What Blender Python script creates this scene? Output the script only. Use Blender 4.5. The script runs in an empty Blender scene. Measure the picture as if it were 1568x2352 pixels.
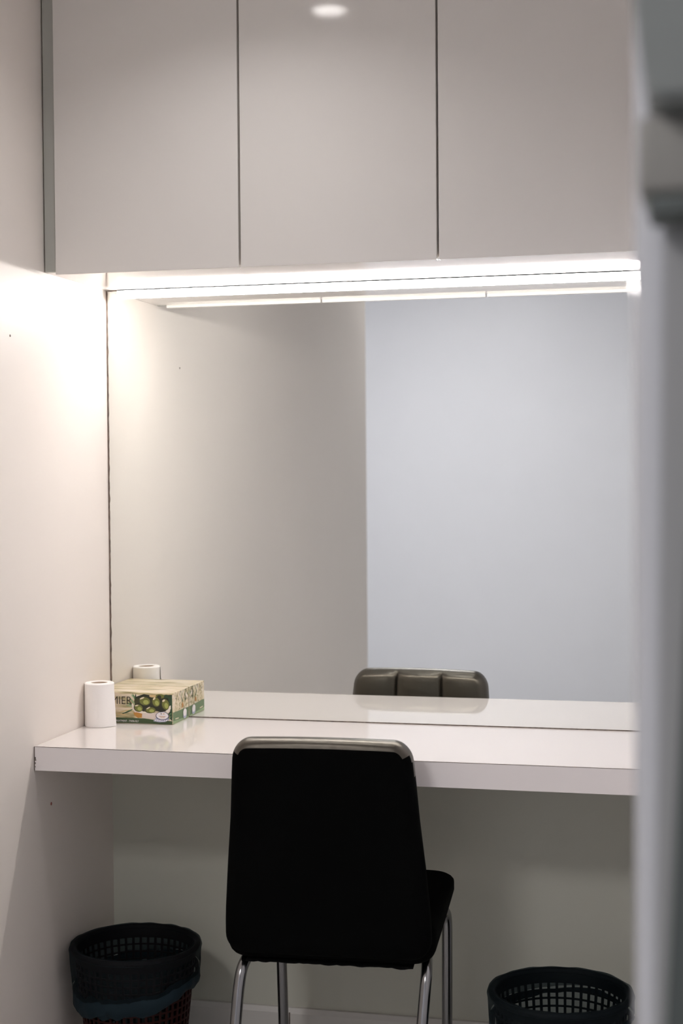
import bpy, bmesh, math, random
from mathutils import Vector, Matrix, noise

random.seed(7)
SC = bpy.context.scene
COL = SC.collection
CZ = 1.309                     # lens height above the floor

# ------------------------------------------------------------------ materials
def lin(c):
    return tuple(((v / 255) / 12.92 if v / 255 <= .04045 else ((v / 255 + .055) / 1.055) ** 2.4) for v in c) + (1.0,)

def mat(name, rgb, rough=.5, metal=0.0, spec=.5, coat=0.0, bump=0.0, bscale=60, vary=0.0, vscale=4.0, ior=None):
    m = bpy.data.materials.new(name); m.use_nodes = True
    nt = m.node_tree; b = nt.nodes['Principled BSDF']
    col = rgb if len(rgb) == 4 else tuple(rgb) + (1.0,)
    b.inputs['Base Color'].default_value = col
    b.inputs['Roughness'].default_value = rough
    b.inputs['Metallic'].default_value = metal
    b.inputs['Specular IOR Level'].default_value = spec
    if coat:
        b.inputs['Coat Weight'].default_value = coat
        b.inputs['Coat Roughness'].default_value = .04
    tc = nt.nodes.new('ShaderNodeTexCoord')
    if vary:
        n = nt.nodes.new('ShaderNodeTexNoise'); n.inputs['Scale'].default_value = vscale
        n.inputs['Detail'].default_value = 5
        nt.links.new(tc.outputs['Object'], n.inputs['Vector'])
        r = nt.nodes.new('ShaderNodeValToRGB')
        r.color_ramp.elements[0].position = .3; r.color_ramp.elements[1].position = .7
        r.color_ramp.elements[0].color = tuple(c * (1 - vary) for c in col[:3]) + (1,)
        r.color_ramp.elements[1].color = tuple(min(1, c * (1 + vary)) for c in col[:3]) + (1,)
        nt.links.new(n.outputs['Fac'], r.inputs['Fac'])
        nt.links.new(r.outputs['Color'], b.inputs['Base Color'])
    if bump:
        n2 = nt.nodes.new('ShaderNodeTexNoise'); n2.inputs['Scale'].default_value = bscale
        n2.inputs['Detail'].default_value = 4
        nt.links.new(tc.outputs['Object'], n2.inputs['Vector'])
        bp = nt.nodes.new('ShaderNodeBump'); bp.inputs['Strength'].default_value = bump
        bp.inputs['Distance'].default_value = .002
        nt.links.new(n2.outputs['Fac'], bp.inputs['Height'])
        nt.links.new(bp.outputs['Normal'], b.inputs['Normal'])
    return m

def emit(name, rgb, strength):
    m = bpy.data.materials.new(name); m.use_nodes = True
    nt = m.node_tree; nt.nodes.clear()
    e = nt.nodes.new('ShaderNodeEmission'); o = nt.nodes.new('ShaderNodeOutputMaterial')
    e.inputs['Color'].default_value = tuple(rgb) + (1,); e.inputs['Strength'].default_value = strength
    nt.links.new(e.outputs[0], o.inputs['Surface'])
    return m

M = {}
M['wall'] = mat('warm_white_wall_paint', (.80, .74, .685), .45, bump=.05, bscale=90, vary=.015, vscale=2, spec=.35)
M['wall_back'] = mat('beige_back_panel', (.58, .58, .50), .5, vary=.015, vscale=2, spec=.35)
M['front'] = mat('cool_white_laminate', (.83, .84, .90), .4, vary=.01, spec=.35)
M['hall'] = mat('hall_paint', (.60, .61, .63), .6)
M['ceil'] = mat('ceiling_paint', (.72, .71, .69), .7, bump=.05)
M['door'] = mat('glossy_white_door', (.79, .76, .725), .085, vary=.008, vscale=1.2, spec=.5)
M['carcass'] = mat('glossy_white_carcass', (.82, .765, .73), .06, spec=.5)
M['filler'] = mat('grey_filler_strip', (.42, .425, .39), .25)
M['counter'] = mat('glossy_white_laminate', (.755, .71, .685), .055, spec=.5, vary=.01, vscale=3)
M['band'] = mat('counter_edge_laminate', (.82, .775, .765), .10)
M['seam'] = mat('grime_dark_seam', (.16, .13, .11), .8, vary=.4, vscale=90)
M['seal'] = mat('aged_mirror_edge', (.17, .13, .105), .75, vary=.5, vscale=70)
M['mirror'] = mat('silvered_mirror', (.885, .905, .88), .0, metal=1.0)
M['led'] = emit('led_lens_light', (1.0, .955, .93), 130.0)
M['led_body'] = emit('led_diffuser_glow', (1.0, .955, .925), 74.0)
M['plastic'] = mat('white_plastic', (.85, .83, .81), .35)
M['leather'] = mat('black_leatherette', (.007, .0062, .0046), .37, bump=.3, bscale=70, spec=1.0)
M['leather'].node_tree.nodes['Principled BSDF'].inputs['Specular Tint'].default_value = (1.0, .90, .75, 1)
M['backcloth_shade'] = mat('black_cover_and_shade', (.0014, .0014, .0014), .8, spec=.04)  # rear cloth; on seat and sides, the leather's shade put into the colour
M['chrome'] = mat('worn_chrome', (.29, .29, .295), .17, metal=1.0)
M['dust'] = mat('black_dust_cover', (.008, .008, .008), .9, spec=.05)
M['paper'] = mat('soft_white_paper', (.92, .89, .865), .85, bump=.2, bscale=120, spec=.15)
M['core'] = mat('cardboard_core', (.62, .50, .40), .8)
M['floor'] = None
M['grey_post'] = mat('light_grey_gloss_post', (.42, .43, .455), .06)
M['grey_leaf'] = mat('mid_grey_door_paint', (.30, .305, .305), .45)
M['grey_dark'] = mat('dark_grey_strip_and_shade', (.07, .083, .08), .6)  # dark strip on the door, also painted shade under the box
M['unit_hi'] = mat('grey_green_housing', (.20, .215, .21), .5)
M['unit_lo'] = mat('warm_grey_housing', (.215, .21, .195), .5)
M['down'] = emit('downlight_lamp', (1.0, .98, .97), 340.0)
M['panel'] = emit('hall_panel_lamp', (1.0, .965, .965), 40.0)
M['redplastic'] = mat('dark_red_plastic', (.028, .0055, .0045), .6, spec=.15)
M['darkplastic'] = mat('charcoal_plastic', (.005, .006, .007), .6, spec=.12)
M['baseboard'] = mat('grey_white_baseboard', (.66, .64, .60), .4)
M['redpin'] = mat('rusty_red_plug', (.32, .10, .08), .6)

# floor tiles
m = bpy.data.materials.new('grey_floor_tile'); m.use_nodes = True
nt = m.node_tree; b = nt.nodes['Principled BSDF']; tc = nt.nodes.new('ShaderNodeTexCoord')
br = nt.nodes.new('ShaderNodeTexBrick'); br.offset = 0
br.inputs['Color1'].default_value = (.52, .51, .49, 1); br.inputs['Color2'].default_value = (.56, .55, .53, 1)
br.inputs['Mortar'].default_value = (.2, .2, .19, 1); br.inputs['Scale'].default_value = 1
br.inputs['Brick Width'].default_value = .6; br.inputs['Row Height'].default_value = .6; br.inputs['Mortar Size'].default_value = .004
nt.links.new(tc.outputs['Object'], br.inputs['Vector']); nt.links.new(br.outputs['Color'], b.inputs['Base Color'])
b.inputs['Roughness'].default_value = .3
M['floor'] = m

# bin liner: thin film that lets the basket show through
def liner(name, rgb, thin):
    m = bpy.data.materials.new(name); m.use_nodes = True
    nt = m.node_tree; b = nt.nodes['Principled BSDF']; out = nt.nodes['Material Output']
    b.inputs['Base Color'].default_value = tuple(rgb) + (1,); b.inputs['Roughness'].default_value = .6; b.inputs['Specular IOR Level'].default_value = .1
    tr = nt.nodes.new('ShaderNodeBsdfTransparent'); tr.inputs['Color'].default_value = (.72, .80, .84, 1)
    mx = nt.nodes.new('ShaderNodeMixShader'); mx.inputs[0].default_value = 1 - thin
    nt.links.new(tr.outputs[0], mx.inputs[1]); nt.links.new(b.outputs[0], mx.inputs[2]); nt.links.new(mx.outputs[0], out.inputs['Surface'])
    tc = nt.nodes.new('ShaderNodeTexCoord'); n2 = nt.nodes.new('ShaderNodeTexNoise'); n2.inputs['Scale'].default_value = 30
    nt.links.new(tc.outputs['Object'], n2.inputs['Vector'])
    bp = nt.nodes.new('ShaderNodeBump'); bp.inputs['Strength'].default_value = .5; bp.inputs['Distance'].default_value = .004
    nt.links.new(n2.outputs['Fac'], bp.inputs['Height']); nt.links.new(bp.outputs['Normal'], b.inputs['Normal'])
    return m
M['liner'] = liner('blue_grey_bin_liner', (.0075, .0115, .0135), .40)
M['liner_fold'] = liner('bunched_blue_grey_liner', (.014, .026, .034), .10)

# printed carton paper: cream with stretched wavy streaks
m = bpy.data.materials.new('printed_carton'); m.use_nodes = True
nt = m.node_tree; b = nt.nodes['Principled BSDF']; b.inputs['Roughness'].default_value = .35
tc = nt.nodes.new('ShaderNodeTexCoord'); mp = nt.nodes.new('ShaderNodeMapping')
mp.inputs['Scale'].default_value = (14, 60, 90); mp.inputs['Rotation'].default_value = (0, .12, .15)
n = nt.nodes.new('ShaderNodeTexNoise'); n.inputs['Scale'].default_value = 1.0; n.inputs['Detail'].default_value = 6; n.inputs['Distortion'].default_value = .6
r = nt.nodes.new('ShaderNodeValToRGB')
els = r.color_ramp.elements
els[0].position = .30; els[0].color = lin((122, 112, 70)); els[1].position = .72; els[1].color = lin((238, 226, 214))
e = els.new(.42); e.color = lin((196, 182, 140)); e = els.new(.52); e.color = lin((222, 206, 178))
nt.links.new(tc.outputs['Object'], mp.inputs['Vector']); nt.links.new(mp.outputs[0], n.inputs['Vector'])
nt.links.new(n.outputs['Fac'], r.inputs['Fac']); nt.links.new(r.outputs['Color'], b.inputs['Base Color'])
M['carton'] = m
def ink(name, rgb): M[name] = mat('ink_' + name, lin(rgb)[:3], .4)
ink('ink_green', (62, 84, 50)); ink('ink_green_side', (98, 124, 84)); ink('ink_black', (28, 24, 14))
ink('olive_dark', (58, 58, 26)); ink('olive_mid', (112, 116, 52)); ink('olive_light', (164, 170, 92)); ink('shadow_ink', (34, 36, 18))
ink('bowl', (222, 208, 198)); ink('bowl_edge', (236, 228, 214)); ink('orange', (186, 130, 54)); ink('leaf', (92, 128, 84)); ink('leaf_dark', (44, 72, 44))
ink('leaf_pale', (150, 172, 128)); ink('white', (240, 234, 236)); ink('navy', (66, 68, 104)); ink('lilac', (176, 180, 200)); ink('tan', (206, 178, 128)); ink('cream', (228, 214, 186))

# ------------------------------------------------------------------ mesh helpers
def obj(name, bm, m, parent=None, smooth=None, loc=None):
    me = bpy.data.meshes.new(name)
    bmesh.ops.recalc_face_normals(bm, faces=bm.faces[:]) if smooth != 'keep' else None
    bm.to_mesh(me); bm.free()
    for x in (m if isinstance(m, (list, tuple)) else [m]): me.materials.append(x)
    o = bpy.data.objects.new(name, me); COL.objects.link(o)
    if smooth and smooth != 'keep':
        for p in me.polygons: p.use_smooth = True
        me.set_sharp_from_angle(angle=math.radians(smooth))
    if parent: o.parent = parent
    if loc: o.location = loc
    return o

def box(bm, x0, x1, y0, y1, z0, z1, bev=0, seg=2, mi=0):
    r = bmesh.ops.create_cube(bm, size=1)
    vs = r['verts']
    for v in vs:
        v.co = Vector(((x0 + x1) / 2 + v.co.x * (x1 - x0), (y0 + y1) / 2 + v.co.y * (y1 - y0), (z0 + z1) / 2 + v.co.z * (z1 - z0)))
    fs = {f for v in vs for f in v.link_faces}
    for f in fs: f.material_index = mi
    if bev:
        es = list({e for v in vs for e in v.link_edges})
        bmesh.ops.bevel(bm, geom=es, offset=bev, segments=seg, affect='EDGES', profile=.5)
    return bm

def bx(*a, **k):
    return box(bmesh.new(), *a, **k)

def tube(bm, pts, r, n=14, caps=True):
    pts = [Vector(p) for p in pts]; rings = []
    ref = Vector((0.3, .2, .93)).normalized()
    for i, p in enumerate(pts):
        t = (pts[min(i + 1, len(pts) - 1)] - pts[max(i - 1, 0)]).normalized()
        a = Vector((1, 0, 0)) if abs(t.x) < .8 else Vector((0, 1, 0))
        u = (a - t * a.dot(t)).normalized(); w = t.cross(u)
        rr = r[i] if isinstance(r, (list, tuple)) else r
        rings.append([bm.verts.new(p + rr * (math.cos(2 * math.pi * k / n) * u + math.sin(2 * math.pi * k / n) * w)) for k in range(n)])
    for A, B in zip(rings, rings[1:]):
        for k in range(n): bm.faces.new((A[k], A[(k + 1) % n], B[(k + 1) % n], B[k]))
    if caps: bm.faces.new(rings[0][::-1]); bm.faces.new(rings[-1])
    return bm

def spline(pts, n=10):
    P = [Vector(p) for p in pts]; out = []
    for i in range(len(P) - 1):
        p0 = P[max(i - 1, 0)]; p1 = P[i]; p2 = P[i + 1]; p3 = P[min(i + 2, len(P) - 1)]
        for k in range(n):
            t = k / n
            out.append(.5 * ((2 * p1) + (p2 - p0) * t + (2 * p0 - 5 * p1 + 4 * p2 - p3) * t * t + (3 * p1 - p0 - 3 * p2 + p3) * t ** 3))
    out.append(P[-1]); return out

def lathe(bm, prof, n=64, closed=False, fn=None):
    rings = []
    for j, (r, z) in enumerate(prof):
        ring = []
        for k in range(n):
            a = 2 * math.pi * k / n
            rr, zz = (r, z) if fn is None else fn(j, a, r, z)
            ring.append(bm.verts.new((rr * math.cos(a), rr * math.sin(a), zz)))
        rings.append(ring)
    pairs = list(zip(rings, rings[1:])) + ([(rings[-1], rings[0])] if closed else [])
    for A, B in pairs:
        for k in range(n): bm.faces.new((A[k], A[(k + 1) % n], B[(k + 1) % n], B[k]))
    return bm

def thing(name, label, cat, loc=(0, 0, 0), rz=0, group=None):
    o = bpy.data.objects.new(name, None); COL.objects.link(o)
    o.location = loc; o.rotation_euler = (0, 0, rz); o.empty_display_size = .1
    o['label'] = label; o['category'] = cat
    if group: o['group'] = group
    return o

def tag(o, label, cat, group=None):
    o['label'] = label; o['category'] = cat
    if group: o['group'] = group
    return o

def struct(name, bm, m, parent=None, label=None, cat=None, smooth=None):
    o = obj(name, bm, m, parent, smooth)
    if parent is None: o['kind'] = 'structure'
    if label: o['label'] = label
    if cat: o['category'] = cat
    return o

# ------------------------------------------------------------------ the place
XL, XR = -1.35, -.02            # left wall face, right partition face
YM = 3.288                      # mirror face
YF = 2.874                      # counter front
YD = 2.947                      # cabinet door face
ZC = .75                        # counter top
ZU = 1.309 + .4215              # cabinet underside
ZL = 1.309 + .4148              # door bottom
CEIL = 2.62
BC = 2.395                      # booth ceiling

HX0, HX1, HY = -3.2, 1.5, -1.9     # corridor extent behind the lens
struct('floor', bx(HX0, HX1, HY - .1, 3.4, -.06, 0), M['floor'], label='grey tiled floor of the booth', cat='floor')
struct('ceiling', bx(XL, XR, .50, YM + .006, BC, BC + .06), M['ceil'], label='low white ceiling of the booth', cat='ceiling')
struct('ceiling_corridor', bx(HX0, HX1, HY - .1, 3.4, CEIL, CEIL + .06), M['ceil'], label='white ceiling of the corridor', cat='ceiling')
WL = struct('wall_left', bx(XL - .1, XL, .563, 3.4, 0, CEIL), M['wall'], label='warm white left wall lit by the strip light', cat='wall')
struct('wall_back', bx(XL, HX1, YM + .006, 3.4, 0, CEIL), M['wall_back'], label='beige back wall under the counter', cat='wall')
struct('wall_right', bx(XR, .06, .96, YM + .006, 0, CEIL), M['front'], label='right partition wall of the booth', cat='wall')
struct('wall_rear', bx(HX0, HX1, HY - .1, HY, 0, CEIL), M['front'], label='cool white corridor wall seen in the mirror', cat='wall')
struct('wall_front_left', bx(HX0, XL - .1, .463, .563, 0, CEIL), M['hall'], label='corridor wall left of the booth', cat='wall')
struct('wall_front_right', bx(.06, HX1, .90, .96, 0, CEIL), M['hall'], label='corridor wall right of the booth', cat='wall')
struct('wall_corridor_left', bx(HX0 - .1, HX0, HY - .1, .563, 0, CEIL), M['hall'], label='left end wall of the corridor', cat='wall')
struct('wall_corridor_right', bx(HX1, HX1 + .1, HY - .1, .96, 0, CEIL), M['hall'], label='right end wall of the corridor', cat='wall')
struct('trim_2', bx(XL, .06, .44, .4995, BC - .002, CEIL), M['front'], label='fascia above the booth opening', cat='fascia')

# baseboard along the back wall: board with a small sloped top
bm = bmesh.new()
pr = [(YM + .006, 0), (YM - .008, 0), (YM - .008, .086), (YM - .002, .097), (YM + .006, .097)]
A = [bm.verts.new((XL, y, z)) for y, z in pr]; B = [bm.verts.new((XR, y, z)) for y, z in pr]
for k in range(len(pr)): bm.faces.new((A[k], A[(k + 1) % 5], B[(k + 1) % 5], B[k]))
bm.faces.new(A[::-1]); bm.faces.new(B)
bbd = struct('baseboard_back', bm, M['baseboard'], label='pale baseboard along the back wall', cat='baseboard')
struct('seam', bx(-.925, -.922, YM - .0086, YM - .002, .002, .088), M['seam'], bbd)

# screw plugs in the left wall
def plug(y, z, m, r, label):
    bm = bmesh.new(); lathe(bm, [(.0001, .0012), (r * .7, .0011), (r, .0004), (r, 0)], 14)
    bmesh.ops.rotate(bm, verts=bm.verts, cent=(0, 0, 0), matrix=Matrix.Rotation(math.pi / 2, 3, 'Y'))
    o = obj('screw_plug', bm, m, WL, smooth=40, loc=(XL, y, z)); o['label'] = label; return o
plug(2.955, 1.309 - .695, M['redpin'], .0035, 'tiny rusty red plug in left wall under the counter')
plug(2.79, 1.309 + .276, M['seam'], .0025, 'tiny dark screw hole in left wall below the cabinet')

# ------------------------------------------------------------------ mirror
mi = thing('wall_mirror', 'large frameless wall mirror between counter and wall cabinet', 'mirror', (-.68, YM, ZC))
def loc(bm, o):
    bmesh.ops.translate(bm, verts=bm.verts, vec=-Vector(o)); return bm
O = (-.68, YM, ZC)
obj('mirror_glass', loc(bx(XL + .004, XR, YM, YM + .005, ZC + .002, ZU - .0008), O), M['mirror'], mi)
# uneven blackened edge at the left side
bm = bmesh.new(); N = 160; L_, R_ = [], []
for i in range(N + 1):
    z = ZC + .001 + (ZU - ZC - .002) * i / N
    w = .0033 + .0012 * noise.noise(Vector((0, 0, z * 70))) + .0006 * noise.noise(Vector((3, 0, z * 190)))
    s = .0010 * noise.noise(Vector((7, 0, z * 45)))
    L_.append(bm.verts.new((XL + .0004, YM - .0006, z))); R_.append(bm.verts.new((XL + .0008 + w + s, YM - .0006, z)))
for i in range(N): bm.faces.new((L_[i], R_[i], R_[i + 1], L_[i + 1]))
r = bmesh.ops.extrude_face_region(bm, geom=bm.faces[:])
bmesh.ops.translate(bm, verts=[v for v in r['geom'] if isinstance(v, bmesh.types.BMVert)], vec=(0, .003, 0))
obj('edge_seal', loc(bm, O), M['seal'], mi)
obj('bottom_seal', loc(bx(XL + .005, XR, YM - .0012, YM + .004, ZC + .0001, ZC + .0024), O), M['seam'], mi)
obj('top_seal', loc(bx(XL + .005, XR, YM - .0008, YM + .004, ZU - .0022, ZU - .0002), O), M['seam'], mi)

# ------------------------------------------------------------------ counter
O = (-.68, YF, ZC - .05)
co = thing('vanity_counter', 'long glossy white wall-to-wall counter under the mirror', 'counter', O)
obj('worktop', loc(bx(XL + .001, XR, YF + .002, YM + .005, ZC - .05, ZC, bev=.0008, seg=1), O), M['counter'], co)
obj('edge_band', loc(bx(XL + .0022, XR, YF, YF + .0019, ZC - .0497, ZC - .0012), O), M['band'], co)
bm = bmesh.new()
box(bm, XL + .001, XR, YF - .0001, YF + .0018, ZC - .0012, ZC - .0003)
box(bm, XL + .0008, XL + .0022, YF - .0001, YF + .0019, ZC - .0495, ZC - .0012)
obj('joint_line', loc(bm, O), M['seam'], co)
bm = bmesh.new()
for z, h, w in ((-.022, .005, .0022), (-.027, .0025, .003), (-.033, .003, .002), (-.041, .002, .0016)):
    box(bm, XL + .0012, XL + .0022 + w, YF - .0003, YF + .001, ZC + z - h, ZC + z)
obj('chipped_corner', loc(bm, O), M['seam'], co)

# ------------------------------------------------------------------ wall cabinet
O = (-.68, YD, ZL)
cb = thing('wall_cabinet', 'wide white wall cabinet with three glossy flat doors above the mirror', 'cabinet', O)
bm = bmesh.new(); YB = YM + .005; t = .018; zt = BC - .002
box(bm, XL + .001, XR, YD + .021, YB, ZU, ZU + t)                 # bottom panel
box(bm, XL + .001, XR, YD + .021, YB, zt - t, zt)
for x in (XL + .001, -.9296, -.5246, -.128, XR - t):
    box(bm, x, x + t, YD + .0212, YB, ZU + t, zt - t)
box(bm, XL + .001, XR, YB - .006, YB, ZU + t, zt - t)
obj('carcass', loc(bm, O), M['carcass'], cb)
G = .0022
for x0, x1 in ((-1.3235, -.9206), (-.9206, -.5154), (-.5154, -.1102)):
    obj('door', loc(bx(x0 + G, x1 - G, YD, YD + .018, ZL, zt - .012, bev=.0012, seg=2), O), M['door'], cb)
obj('filler_strip', loc(bx(XL + .0035, -1.3214, YD + .0035, YD + .0178, ZU - .0005, zt, bev=.0008, seg=1), O), M['filler'], cb)
obj('filler_strip', loc(bx(-.106, XR - .001, YD + .0035, YD + .02, ZU - .0005, zt, bev=.0008, seg=1), O), M['filler'], cb)

# ------------------------------------------------------------------ LED strip light in the mirror's top corner
O = (-.68, YM - .007, ZU - .017)
ld = thing('wall_mounted_strip_light', 'bright slim white strip light under the cabinet along mirror top', 'light', O)
z0, z1 = ZU - .0184, ZU - .0026
obj('housing', loc(bx(-1.3165, -.06, YM - .0134, YM - .0014, z1 - .0002, ZU - .0001), O), M['darkplastic'], ld)
obj('diffuser', loc(bx(-1.3165, -.06, YM - .0132, YM - .0016, z0, z1, bev=.0025, seg=3), O), [M['led_body'], M['led']], ld)
for p in COL.objects['diffuser'].data.polygons: p.material_index = 1 if p.normal.z < -.6 else 0
obj('end_cap', loc(bx(-1.3178, -1.3166, YM - .0138, YM - .0014, z0 - .0004, z1 + .0004, bev=.0004, seg=1), O), M['plastic'], ld)
obj('end_cap', loc(bx(-.0599, -.057, YM - .0138, YM - .0014, z0 - .0004, z1 + .0004, bev=.0004, seg=1), O), M['plastic'], ld)

# ------------------------------------------------------------------ ceiling lamps (booth downlight and hall panel)
dl = thing('ceiling_downlight', 'round ceiling downlight mirrored in the middle cabinet door', 'light', (-.842, 2.496, BC))
bm = bmesh.new(); lathe(bm, [(.0375, -.002), (.0375, -.031), (.039, -.0325), (.047, -.0325), (.0485, -.031), (.0485, 0), (.0375, 0)], 56, closed=True)
obj('housing', bm, M['plastic'], dl, smooth=40)
bm = bmesh.new(); bmesh.ops.create_circle(bm, cap_ends=True, radius=.0373, segments=56)
bmesh.ops.translate(bm, verts=bm.verts, vec=(0, 0, -.003)); obj('lens', bm, M['down'], dl)
hp = thing('ceiling_panel_light', 'square ceiling light panel out in the corridor', 'light', (-1.30, -.12, CEIL))
obj('frame', bx(-.31, .31, -.31, .31, -.012, -.001, bev=.002), M['plastic'], hp)
obj('diffuser', bx(-.295, .295, -.295, .295, -.0135, -.0121), M['panel'], hp)
# ------------------------------------------------------------------ paper roll
O = (-1.3165, 3.142, ZC)
ro = thing('paper_roll', 'half-used white paper roll standing beside the tissue box', 'paper roll', O)
bm = bmesh.new(); H = .0965; R0 = .0325
lathe(bm, [(.0185, .001), (R0 - .0015, 0), (R0, .0015), (R0, H - .002), (R0 - .002, H), (.0195, H), (.0185, H - .001)], 72, closed=True,
      fn=lambda j, a, r, z: (r * (1 + .006 * math.sin(3 * a + 1)), z))
obj('paper', bm, M['paper'], ro, smooth=40)
bm = bmesh.new(); lathe(bm, [(.0184, .0012), (.0184, H - .0012), (.0172, H - .0012), (.0172, .0012)], 48, closed=True)
obj('core', bm, M['core'], ro, smooth=40)
bm = bmesh.new(); A, B = [], []
for i in range(13):                      # loose end leaving the roll on the right, wider at the foot
    t = i / 12; a = math.radians(-72 + 70 * t); rr = R0 + .0003 + .0012 * t ** 2
    ex = .0035 * t ** 3
    A.append(bm.verts.new((rr * math.cos(a) + ex * 1.6, rr * math.sin(a) , .0008)))
    B.append(bm.verts.new((rr * math.cos(a) + ex * .2, rr * math.sin(a), H - .003)))
for i in range(12): bm.faces.new((A[i], A[i + 1], B[i + 1], B[i]))
r = bmesh.ops.extrude_face_region(bm, geom=bm.faces[:])
bmesh.ops.scale(bm, verts=[v for v in r['geom'] if isinstance(v, bmesh.types.BMVert)], vec=(1.012, 1.012, 1))
obj('loose_sheet', bm, M['paper'], ro, smooth=40)

# ------------------------------------------------------------------ tissue box
BW, BD, BH = .187, .107, .070
O = (-1.1585 - BW, 3.1795, ZC)           # front left foot corner
tb = thing('tissue_box', 'small carton printed with green olives in a bowl beside the paper roll', 'tissue box', O)
bm = bx(0, BW, 0, BD, .0002, BH, bev=.0012, seg=2)
obj('carton', bm, M['carton'], tb)
# print layers on the front: u to the right (from photo x), v up
def U(x): return BW - (397 - x) * .00101
def V(y): return (1664.5 - y) * .00098
class Print:
    def __init__(s, names, place): s.bm = bmesh.new(); s.names = names; s.place = place; s.k = 0
    def poly(s, pts, m):
        s.k += 1; d = .00022 + .000018 * s.k
        f = s.bm.faces.new([s.bm.verts.new(s.place(u, v, d)) for u, v in pts]); f.material_index = s.names.index(m)
    def ell(s, cx, cy, rx, ry, m, rot=0, n=28):
        c, q = math.cos(rot), math.sin(rot); out = []
        for k in range(n):
            a = 2 * math.pi * k / n; x, y = rx * math.cos(a), ry * math.sin(a)
            out.append((U(cx + x * c - y * q), V(cy + x * q + y * c)))
        s.poly(out, m)
    def px(s, pts, m): s.poly([(U(x), V(y)) for x, y in pts], m)
    def leaf(s, x0, y0, x1, y1, w, m):
        dx, dy = x1 - x0, y1 - y0; l = math.hypot(dx, dy); nx, ny = -dy / l * w, dx / l * w
        s.px([(x0, y0), (x0 + dx * .3 + nx, y0 + dy * .3 + ny), (x0 + dx * .7 + nx * .8, y0 + dy * .7 + ny * .8), (x1, y1),
              (x0 + dx * .7 - nx * .8, y0 + dy * .7 - ny * .8), (x0 + dx * .3 - nx, y0 + dy * .3 - ny)], m)
    def build(s, name, parent): return obj(name, s.bm, [M[x] for x in s.names], parent, smooth='keep')
front = lambda u, v, d: (u, -d, max(.0012, min(BH - .0012, v)))
names = ['ink_green', 'olive_dark', 'olive_mid', 'olive_light', 'shadow_ink', 'bowl', 'bowl_edge', 'orange', 'leaf', 'leaf_dark', 'leaf_pale', 'cream', 'tan']
P = Print(names, front)
P.px([(214, 1651), (330, 1651.5), (345, 1653), (358, 1655), (396, 1656), (396, 1664), (214, 1664)], 'ink_green')
P.px([(311, 1603), (330, 1596), (350, 1599), (396, 1596), (396, 1652), (388, 1640), (360, 1634), (318, 1636), (308, 1622)], 'shadow_ink')
P.px([(386, 1600), (396, 1597), (396, 1656), (390, 1650), (391, 1625)], 'leaf_dark')
for a in ((314, 1618, 303, 1594, 2.2, 'leaf'), (309, 1620, 296, 1604, 2, 'leaf_pale'), (308, 1622, 290, 1618, 2, 'leaf'), (305, 1625, 286, 1622, 1.6, 'leaf_pale'),
          (310, 1612, 311, 1595, 1.7, 'leaf_dark'), (306, 1630, 280, 1643, 1.8, 'leaf'), (302, 1634, 272, 1645, 1.2, 'leaf_dark'), (300, 1632, 268, 1640, 1.4, 'tan'),
          (290, 1646, 264, 1641, 1.6, 'tan'), (278, 1637, 262, 1633, 1.2, 'cream'), (308, 1606, 300, 1597, 1.4, 'leaf_pale'), (394, 1645, 378, 1656, 1.2, 'leaf_pale'), (395, 1638, 386, 1642, 1.2, 'leaf')):
    P.leaf(*a)
P.ell(368, 1600, 11, 5, 'olive_mid'); P.ell(366, 1602, 5, 4.5, 'shadow_ink'); P.ell(383, 1600, 6, 4, 'leaf_dark')
P.px([(301, 1620), (304, 1617), (308, 1626), (330, 1636.5), (352, 1638.5), (380, 1634), (390, 1622), (393, 1625), (391, 1634), (382, 1645), (368, 1652), (330, 1651), (314, 1644), (303, 1631)], 'bowl')
P.px([(301, 1620), (304, 1617), (307, 1627), (326, 1636), (352, 1638), (352, 1640), (324, 1639), (306, 1631)], 'bowl_edge')
P.px([(389, 1622), (393, 1620), (393, 1628), (384, 1638), (380, 1637)], 'bowl_edge')
P.px([(305, 1639), (313, 1638), (326, 1641), (325, 1650), (316, 1651), (308, 1646)], 'orange')
def olive(cx, cy, rx, ry, rot=0):
    P.ell(cx, cy, rx, ry, 'olive_dark', rot); P.ell(cx + rx * .10, cy + ry * .02, rx * .86, ry * .86, 'olive_mid', rot)
    P.ell(cx + rx * .28, cy + ry * .22, rx * .45, ry * .48, 'olive_light', rot)
    P.ell(cx - rx * .35, cy - ry * .62, rx * .4, ry * .16, 'cream', rot - .5)
P.ell(313, 1612, 5.5, 7, 'olive_dark', .3)
olive(331, 1612, 14.5, 10.5, .1); olive(358, 1613, 10, 12, -.35); olive(380, 1618, 9.5, 13.5, -.15); olive(317, 1628, 11, 8.8, .25); olive(345, 1632, 13, 7.4, -.05)
P.ell(351, 1600, 8, 3, 'tan')
P.build('olive_picture', tb)
# quality badge
P = Print(['navy', 'white', 'lilac', 'orange', 'ink_black'], lambda u, v, d: (u, -d - .0016, v))
P.px([(352, 1657), (360, 1648), (388, 1649), (389, 1653), (380, 1658), (366, 1659)], 'lilac')
for x in (358, 363, 368, 373, 378, 383): P.ell(x, 1654.5, 1.2, 2.2, 'white', .3, 10)
P.ell(373.5, 1644.5, 15.5, 9.6, 'navy'); P.ell(373.5, 1644, 14, 8.3, 'white')
P.px([(370, 1637.5), (371.6, 1637.5), (371.6, 1641.5), (370, 1641.5)], 'ink_black')
P.px([(374, 1639), (379, 1639), (379, 1640.2), (374, 1640.2)], 'orange'); P.px([(366, 1645), (381, 1645), (381, 1646.2), (366, 1646.2)], 'orange'); P.px([(369, 1648), (379, 1648), (379, 1648.9), (369, 1648.9)], 'orange')
P.build('badge', tb)
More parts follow.
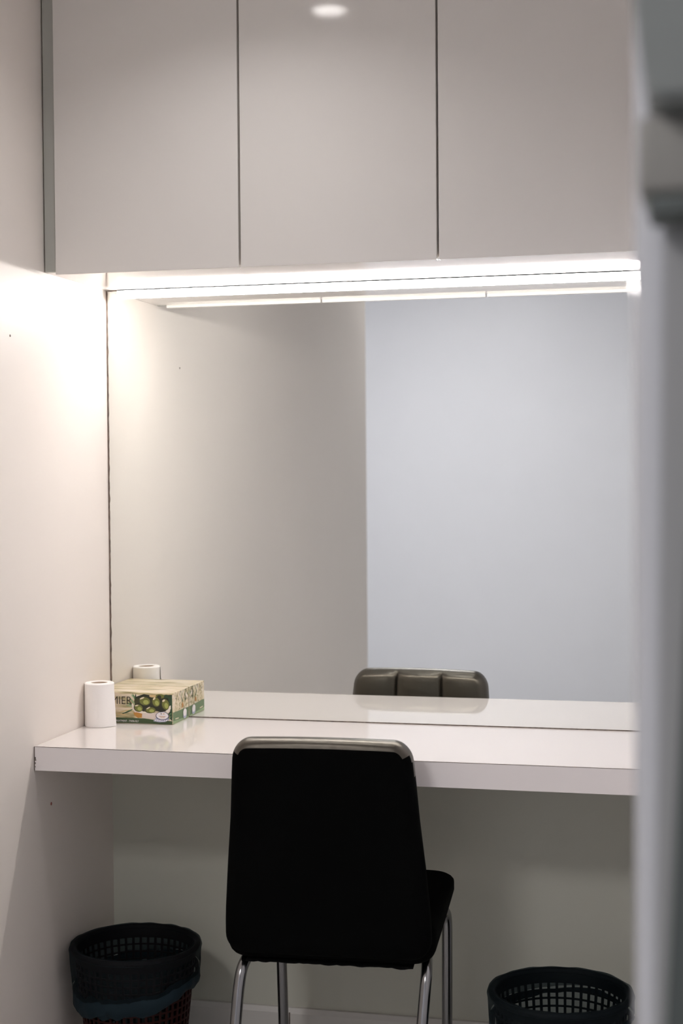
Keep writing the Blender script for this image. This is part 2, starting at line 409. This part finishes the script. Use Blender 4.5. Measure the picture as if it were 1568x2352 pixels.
# lettering
def lettering(txt, x, y, size, sx, m, name, bold=0.0):
    c = bpy.data.curves.new('lettering_curve', 'FONT'); c.body = txt; c.size = size; c.extrude = .00004; c.offset = bold
    to = bpy.data.objects.new('lettering_tmp', c); COL.objects.link(to)
    dg = bpy.context.evaluated_depsgraph_get(); dg.update()
    me = bpy.data.meshes.new_from_object(to.evaluated_get(dg))
    bpy.data.objects.remove(to); bpy.data.curves.remove(c)
    bm = bmesh.new(); bm.from_mesh(me); bpy.data.meshes.remove(me)
    xs = [v.co.x for v in bm.verts]; w = max(xs) - min(xs); x0 = min(xs)
    for v in bm.verts:
        v.co = Vector((U(x) + (v.co.x - x0) / w * sx, -.0016 - v.co.z, V(y) + v.co.y))
    return obj(name, bm, m, tb, smooth='keep')
lettering('PREMIER', 216, 1620.5, .0258, U(302) - U(216), M['ink_black'], 'lettering', -.0003)
lettering('TREATMENT - TWIN PLY', 262, 1660.5, .0062, U(318) - U(262), M['white'], 'lettering')
# right end print: s along depth from the front edge, h up
side = lambda s, h, d: (BW + d, max(.001, min(BD - .001, s)), max(.001, min(BH - .001, h)))
names = ['ink_green_side', 'leaf', 'leaf_dark', 'leaf_pale', 'orange', 'white', 'lilac', 'olive_dark', 'cream']
P = Print(names, side)
P.poly([(0, 0), (BD, 0), (BD, .025), (0, .027)], 'ink_green_side')
P.poly([(0, .0), (BD, 0), (BD, .004), (0, .008)], 'leaf_pale')
rnd = random.Random(3)
for k in range(34):
    s = .045 + .06 * rnd.random(); h = .040 + .028 * rnd.random(); a = rnd.uniform(.6, 2.2); l = .008 + .006 * rnd.random(); w = .0012
    dx, dy = math.cos(a) * l, math.sin(a) * l
    P.poly([(s, h), (s + dx * .5 - w, h + dy * .5 + w * .3), (s + dx, h + dy), (s + dx * .5 + w, h + dy * .5 - w * .3)], ['leaf', 'leaf_dark', 'leaf_pale', 'olive_dark'][k % 4])
for k in range(9):
    s = .008 + .035 * rnd.random(); h = .05 + .014 * rnd.random()
    P.poly([(s, h), (s + .005, h + .0012), (s + .005, h + .002), (s, h + .0008)], 'olive_dark')
P.poly([(.058, .030), (.068, .030), (.07, .036), (.064, .042), (.058, .037)], 'orange')
E8 = lambda cx, cy, rx, ry: [(cx + rx * math.cos(k * math.pi / 9), cy + ry * math.sin(k * math.pi / 9)) for k in range(18)]
P.poly(E8(.078, .010, .012, .007), 'lilac'); P.poly(E8(.078, .0165, .0115, .0085), 'white')
P.poly([(.014, .010), (.036, .009), (.036, .0115), (.014, .0125)], 'cream')
P.build('side_print', tb)

# ------------------------------------------------------------------ chair
CH = (-.712, 2.742, 0); CRZ = math.radians(3.3)
ch = thing('dining_chair', 'black padded chair with chrome tube legs pushed up to the counter', 'chair', CH, CRZ)
def lerp(tab, x):
    if x <= tab[0][0]: return tab[0][1]
    for (a, p), (b_, q) in zip(tab, tab[1:]):
        if x <= b_: 
            t = (x - a) / (b_ - a); return p + (q - p) * t
    return tab[-1][1]
def slab(W, T, H, rc, re, segc=7, sege=5):
    """upright padded slab: rounded outline corners (rc) and rolled rims (re)"""
    bm = bx(-W / 2, W / 2, 0, T, 0, H)
    es = [e for e in bm.edges if abs((e.verts[0].co - e.verts[1].co).normalized().y) > .9]
    bmesh.ops.bevel(bm, geom=es, offset=rc, segments=segc, affect='EDGES', profile=.5)
    es = [e for e in bm.edges if (abs(e.verts[0].co.y - e.verts[1].co.y) < 1e-6) and len({round(f.normal.y) for f in e.link_faces}) > 1]
    bmesh.ops.bevel(bm, geom=es, offset=re, segments=sege, affect='EDGES', profile=.5)
    return bm
def cut(bm, co, no):
    bmesh.ops.bisect_plane(bm, geom=bm.verts[:] + bm.edges[:] + bm.faces[:], plane_co=co, plane_no=no)
ZB0, ZB1 = .376, .803
wtab = [(ZB0, .404), (.45, .402), (.55, .386), (.65, .366), (.75, .352), (.81, .340)]
ytab = [(ZB0, .048), (.45, .043), (.55, .033), (.65, .020), (.75, .006), (.81, -.002)]
W0 = .40; bm = slab(W0, .062, ZB1 - ZB0, .038, .0275, 8, 8)
for z in [ZB0 + .03 * k for k in range(1, 14)]: cut(bm, (0, 0, z - ZB0), (0, 0, 1))
for x in (-.0667, .0667):
    for d in (-.010, -.004, 0, .004, .010): cut(bm, (x + d, 0, 0), (1, 0, 0))
for x in (-.165, -.15, -.1333, -.115, -.095, -.035, -.018, 0, .018, .035, .095, .115, .1333, .15, .165): cut(bm, (x, 0, 0), (1, 0, 0))
for v in bm.verts:
    x, y, z = v.co; zz = z + ZB0
    s = lerp(wtab, zz) / W0
    gx = min(abs(x - .0667), abs(x + .0667))
    if y > .056:
        pc = min((abs(x - q) for q in (-.1333, 0, .1333))) / .0667
        v.co.y += .003 * (1 - (2 * x / W0) ** 2) + .006 * max(0, 1 - pc ** 2)
        g = {True: .0075, False: 0}[gx < .002]
        if .002 <= gx < .0055: g = .0035
        v.co.y -= g
    if y < .006: v.co.y += .002 * (1 - (2 * x / W0) ** 2)
    if z > ZB1 - ZB0 - .012 and gx < .002: v.co.z -= .0025
    v.co.y = v.co.y + lerp(ytab, zz) + .012 * (2 * x / W0) ** 2 * .5
    v.co.x = x * s; v.co.z = zz + (.004 * (1 - (2 * x / W0) ** 2) if zz > .7 else 0)
bmesh.ops.recalc_face_normals(bm, faces=bm.faces[:])
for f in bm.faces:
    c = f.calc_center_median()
    f.material_index = 1 if ((f.normal.y < -.93 and c.z < .789 and c.y < .04) or (c.z < .776 and f.normal.y < -.25) or (c.z < .735 and abs(f.normal.x) > .5 and abs(c.x) > .14) or c.z < .42) else 0  # sides and lower edge go near-black to carry the leather's shade
obj('backrest', bm, [M['leather'], M['backcloth_shade']], ch, smooth=60)
# seat: padded, thicker at the rear, nose rolled down
bm = bx(-.205, .205, .075, .465, .40, .47)
es = [e for e in bm.edges if abs((e.verts[0].co - e.verts[1].co).normalized().z) > .9]
bmesh.ops.bevel(bm, geom=es, offset=.045, segments=6, affect='EDGES', profile=.5)
es = [e for e in bm.edges if abs(e.verts[0].co.z - e.verts[1].co.z) < 1e-6 and len({round(f.normal.z) for f in e.link_faces}) > 1]
bmesh.ops.bevel(bm, geom=es, offset=.022, segments=5, affect='EDGES', profile=.5)
for y in [.10 + .04 * k for k in range(9)]: cut(bm, (0, y, 0), (0, 1, 0))
for x in (-.15, -.0667, 0, .0667, .15): cut(bm, (x, 0, 0), (1, 0, 0))
for v in bm.verts:
    x, y, z = v.co; t = (y - .045) / .42; k = (z - .40) / .07
    lo = .358 + .056 * t ** 1.15; hi = .440 + .010 * t + .006 * (1 - (x / .205) ** 2)
    v.co.z = lo + (hi - lo) * k; v.co.x = x * (1.0 + .02 * t)
obj('seat', bm, M['backcloth_shade'], ch, smooth=60)  # seat leather's shade put into the colour, not a separate cover
# ragged dust cover under the seat
bm = bmesh.new(); rows = []
for j in range(9):
    t = j / 8; row = []
    for i in range(41):
        x = -.165 + .33 * i / 40; y = .085 + .34 * t
        z = .3585 + .050 * t ** 1.15 - (.0055 * abs(noise.noise(Vector((x * 38, 1.7, 0)))) + .002 if j == 0 else .001)
        row.append(bm.verts.new((x, y, z)))
    rows.append(row)
for A, B in zip(rows, rows[1:]):
    for i in range(40): bm.faces.new((A[i], A[i + 1], B[i + 1], B[i]))
r = bmesh.ops.extrude_face_region(bm, geom=bm.faces[:])
bmesh.ops.translate(bm, verts=[v for v in r['geom'] if isinstance(v, bmesh.types.BMVert)], vec=(0, 0, .0012))
obj('dust_cover', bm, M['dust'], ch)
inv = Matrix.Rotation(-CRZ, 3, 'Z')
def Wl(x, y, z): return inv @ (Vector((x, y, z)) - Vector(CH))
LR = .0112
legs = {
    'rl': [Wl(-.872, 2.915, .372), Wl(-.880, 2.872, .366), Wl(-.8895, 2.832, .345), Wl(-.893, 2.812, .310), Wl(-.8955, 2.795, .240), Wl(-.899, 2.772, .12), Wl(-.903, 2.750, .011)],
    'rr': [Wl(-.545, 2.935, .372), Wl(-.536, 2.892, .366), Wl(-.5285, 2.852, .350), Wl(-.5285, 2.832, .315), Wl(-.532, 2.812, .240), Wl(-.537, 2.790, .12), Wl(-.542, 2.768, .011)],
    'fl': [Wl(-.888, 3.045, .392), Wl(-.892, 3.085, .385), Wl(-.8945, 3.112, .355), Wl(-.896, 3.122, .28), Wl(-.897, 3.136, .14), Wl(-.898, 3.148, .011)],
    'fr': [Wl(-.545, 3.065, .395), Wl(-.541, 3.105, .392), Wl(-.5375, 3.132, .372), Wl(-.5385, 3.143, .30), Wl(-.542, 3.158, .14), Wl(-.545, 3.170, .011)],
}
for k in ('rl', 'rr', 'fl', 'fr'):
    bm = bmesh.new(); tube(bm, spline(legs[k], 8), LR, 18)
    lg = obj('leg', bm, M['chrome'], ch, smooth=50)
    bm = bmesh.new(); e = legs[k][-1]; bmesh.ops.create_cone(bm, cap_ends=True, segments=18, radius1=.0135, radius2=.0125, depth=.02, matrix=Matrix.Translation((e.x, e.y, .0102)))
    obj('foot_cap', bm, M['darkplastic'], lg, smooth=50)
for k, (a, b_) in enumerate((('rl', 'rr'), ('fl', 'fr'))):
    bm = bmesh.new(); A, B = legs[a][0 if k else 1], legs[b_][0 if k else 1]
    tube(bm, [A, A.lerp(B, .5), B], .0085, 14); obj('cross_tube', bm, M['chrome'], ch, smooth=50)

# ------------------------------------------------------------------ waste baskets
def basket(name, label, loc_, plastic, cuff, bunch, seed, tilt=0, liner_m='liner'):
    t = thing(name, label, 'waste basket', loc_, 0)
    H, RT, RB = .296, .131, .098
    def rad(z): return RB + (RT - RB) * z / H
    bm = bmesh.new(); n = 48 * 3; zs = [0, .02]; solid = [True]
    z = .02
    while z < H - .032:
        zs += [z + .0038, z + .0158]; solid += [True, False]; z += .0158
    zs += [H]; solid += [True]
    rings = [[bm.verts.new((rad(z) * math.cos(2 * math.pi * k / n), rad(z) * math.sin(2 * math.pi * k / n), z)) for k in range(n)] for z in zs]
    for j in range(len(zs) - 1):
        for k in range(n):
            if not solid[j] and k % 3 != 0: continue
            bm.faces.new((rings[j][k], rings[j][(k + 1) % n], rings[j + 1][(k + 1) % n], rings[j + 1][k]))
    bm.faces.new(rings[0][::-1])
    o = obj('basket', bm, plastic, t, smooth=None)
    md = o.modifiers.new('thickness', 'SOLIDIFY'); md.thickness = .0026; md.offset = -1
    bm = bmesh.new(); rr = .0065
    lathe(bm, [(RT + .002 + rr * math.cos(a), H + rr * math.sin(a)) for a in [2 * math.pi * k / 10 for k in range(10)]], 96, closed=True)
    obj('rim', bm, plastic, t, smooth=60)
    # liner: inside wall, over the rim, cuff outside
    prof = [(0.002, .006), (RB * .6, .006), (RB - .008, .012)]
    prof += [(rad(z) - .005, z) for z in [.03 + .026 * k for k in range(10)]]
    prof += [(RT - .0068, H - .001), (RT - .004, H + .0066), (RT + .002, H + .0088), (RT + .0085, H + .0062), (RT + .0112, H - .002)]
    prof += [None] * 8
    nc = len(prof) - 8
    def fn(j, a, r, z):
        p = Vector((math.cos(a) * 2.2 + seed, math.sin(a) * 2.2, 0))
        if j >= nc:
            q = (j - nc + 1) / 8
            L = cuff(a)
            z = H - .002 - L * q
            r = rad(z) + .0105 + .0035 * noise.noise(Vector((math.cos(a) * 9 + seed, math.sin(a) * 9, z * 25))) * min(1, q * 2) + .002 * q
            return r, z
        if j >= 3 and j < nc - 5:
            r += .0022 * noise.noise(Vector((math.cos(a) * 7 + seed, math.sin(a) * 7, z * 14))) - .002
        if j >= nc - 5:
            z += .0025 * noise.noise(p * 2)
        return r, z
    prof = [(p if p else (RT, H)) for p in prof]
    bm = bmesh.new(); lathe(bm, prof, 120, fn=fn)
    ln = obj('bin_liner', bm, M[liner_m], t, smooth=70)
    if bunch:
        bm = bmesh.new(); n1, n2 = 120, 10; rings = []
        for k in range(n1):
            a = 2 * math.pi * k / n1; zc = H - .002 - cuff(a) - .006
            hz = bunch(a); rc = rad(zc) + .0085
            ring = []
            for i in range(n2):
                b2 = 2 * math.pi * i / n2
                w = 1 + .6 * noise.noise(Vector((math.cos(a) * 5 + seed, math.sin(a) * 5, b2 * 2.5))) + .3 * noise.noise(Vector((a * 3, seed, b2 * 5)))
                ring.append(bm.verts.new(((rc + .0055 * w * math.cos(b2)) * math.cos(a), (rc + .0055 * w * math.cos(b2)) * math.sin(a), zc - hz * .3 + hz * w * math.sin(b2))))
            rings.append(ring)
        for k in range(n1):
            A, B = rings[k], rings[(k + 1) % n1]
            for i in range(n2): bm.faces.new((A[i], A[(i + 1) % n2], B[(i + 1) % n2], B[i]))
        obj('folded_edge', bm, M['liner_fold'], ln, smooth=70)
    return t
# angle 0 = +X (right), -pi/2 = towards the viewer
def ang(a, c): return math.cos(a - c)
basket('waste_basket', 'dark red mesh waste basket with blue grey liner in the left corner', (-1.200, 3.047, 0), M['redplastic'],
       lambda a: .066 + .022 * ang(a, math.radians(-125)) + .003 * math.sin(5 * a), lambda a: .015 + .006 * ang(a, math.radians(-110)), 1.3)
basket('waste_basket', 'charcoal mesh waste basket with dark liner right of the chair', (-.2815, 2.938, 0), M['darkplastic'],
       lambda a: .030 + .020 * max(0, ang(a, math.radians(200))) + .004 * math.sin(4 * a), lambda a: .004 + .005 * max(0, ang(a, math.radians(200))), 6.1)

# ------------------------------------------------------------------ out-of-focus doorway on the right
bm = bmesh.new(); pr = []
rj = .02
for k in range(9):
    a = math.pi / 2 + math.pi / 2 * k / 8; pr.append((-.0436 + rj + rj * math.cos(a), .96 - rj + rj * math.sin(a)))
for k in range(9):
    a = math.pi + math.pi / 2 * k / 8; pr.append((-.0436 + rj + rj * math.cos(a), .90 + rj + rj * math.sin(a)))
pr += [(.06, .90), (.06, .96)]
A = [bm.verts.new((x, y, 0)) for x, y in pr]; B = [bm.verts.new((x, y, CEIL)) for x, y in pr]
for k in range(len(pr)): bm.faces.new((A[k], A[(k + 1) % len(pr)], B[(k + 1) % len(pr)], B[k]))
bm.faces.new(A[::-1]); bm.faces.new(B)
struct('trim_1', bm, M['grey_post'], label='glossy light grey door post blurred at the right edge', cat='door post', smooth=40)
def leaf(name, x_top, x_bot, z_top, z_bot, x1, y0, y1, m, parent=None, label=None, cat=None):
    def X(z): return x_bot + (x_top - x_bot) * (z - z_bot) / (z_top - z_bot)
    za, zb = 0.004, CEIL - .004
    bm = bmesh.new(); vs = []
    for z in (za, zb):
        for x, y in ((X(z), y0), (x1, y0), (x1, y1), (X(z), y1)): vs.append(bm.verts.new((x, y, z)))
    for f in ((3, 2, 1, 0), (4, 5, 6, 7), (0, 1, 5, 4), (1, 2, 6, 5), (2, 3, 7, 6), (3, 0, 4, 7)): bm.faces.new([vs[i] for i in f])
    bmesh.ops.bevel(bm, geom=bm.edges[:], offset=.0015, segments=2, affect='EDGES')
    return struct(name, bm, m, parent, label, cat)
dr = leaf('door_1', -.0245, -.0300, CZ + .11, CZ - .29, .75, .868, .894, M['grey_leaf'], None, 'mid grey door leaf leaning slightly at the right edge', 'door')
leaf('dark_strip', -.012, -.0225, CZ - .07, CZ - .28, .14, .852, .8675, M['grey_dark'], dr)  # darker grey strip along the leaning door
wb = thing('wall_box', 'blurred grey two-tier box fixed high on the door at right', 'box', (.06, .868, 1.44))
O = (.06, .868, 1.44)
bm = bmesh.new()
y0, y1 = .785, .8675; za, zb = CZ + .187, CZ + .2555
vs = []
for y in (y0, y1):
    for x, z in ((-.0395, zb), (-.0325, za + .012), (-.0300, za), (.16, za), (.16, zb)): vs.append(bm.verts.new((x, y, z)))
bm.faces.new(vs[:5]); bm.faces.new(vs[5:][::-1])
for k in range(5): bm.faces.new((vs[k], vs[5 + k], vs[5 + (k + 1) % 5], vs[(k + 1) % 5]))
bmesh.ops.bevel(bm, geom=bm.edges[:], offset=.003, segments=3, affect='EDGES')
obj('upper_housing', loc(bm, O), M['unit_hi'], wb, smooth=40)
obj('lower_housing', loc(bx(-.0365, .16, .815, .8675, CZ + .145, za - .0015, bev=.004, seg=3), O), M['unit_lo'], wb, smooth=40)
obj('underside_shade', loc(bx(-.0315, .158, .818, .8675, CZ + .1345, CZ + .1448, bev=.002, seg=2), O), M['grey_dark'], wb, smooth=40)  # dark slab added under the housing to stand for its shaded underside

# ------------------------------------------------------------------ world, camera
w = bpy.data.worlds.new('hall_ambience'); SC.world = w; w.use_nodes = True
w.node_tree.nodes['Background'].inputs['Color'].default_value = (.5, .52, .55, 1)
w.node_tree.nodes['Background'].inputs['Strength'].default_value = .2

cam = bpy.data.cameras.new('camera'); co_ = bpy.data.objects.new('camera', cam); COL.objects.link(co_)
yaw, pit, rol = .2374, .0263, -.0077
cy, sy, cp, sp = math.cos(yaw), math.sin(yaw), math.cos(pit), math.sin(pit)
F = Vector((-sy * cp, cy * cp, -sp)); R = Vector((cy, sy, 0)); Uv = R.cross(F)
R2 = math.cos(rol) * R + math.sin(rol) * Uv; U2 = -math.sin(rol) * R + math.cos(rol) * Uv
mw = Matrix.Identity(4)
for i in range(3): mw[i][0] = R2[i]; mw[i][1] = U2[i]; mw[i][2] = -F[i]
mw.translation = Vector((0, 0, CZ)); co_.matrix_world = mw
cam.sensor_fit = 'VERTICAL'; cam.sensor_height = 36; cam.sensor_width = 24
cam.lens = 3490 / 2352 * 36; cam.clip_start = .02
cam.dof.use_dof = True; cam.dof.focus_distance = 3.15; cam.dof.aperture_fstop = 4.2
SC.camera = co_

SC.view_settings.view_transform = 'Standard'; SC.view_settings.look = 'None'
SC.view_settings.gamma = 1; SC.view_settings.use_curve_mapping = False; SC.view_settings.exposure = 0.0
SC.cycles.use_denoising = True
SC.cycles.max_bounces = 14; SC.cycles.diffuse_bounces = 8; SC.cycles.glossy_bounces = 8; SC.cycles.transparent_max_bounces = 16
SC.cycles.sample_clamp_indirect = 12
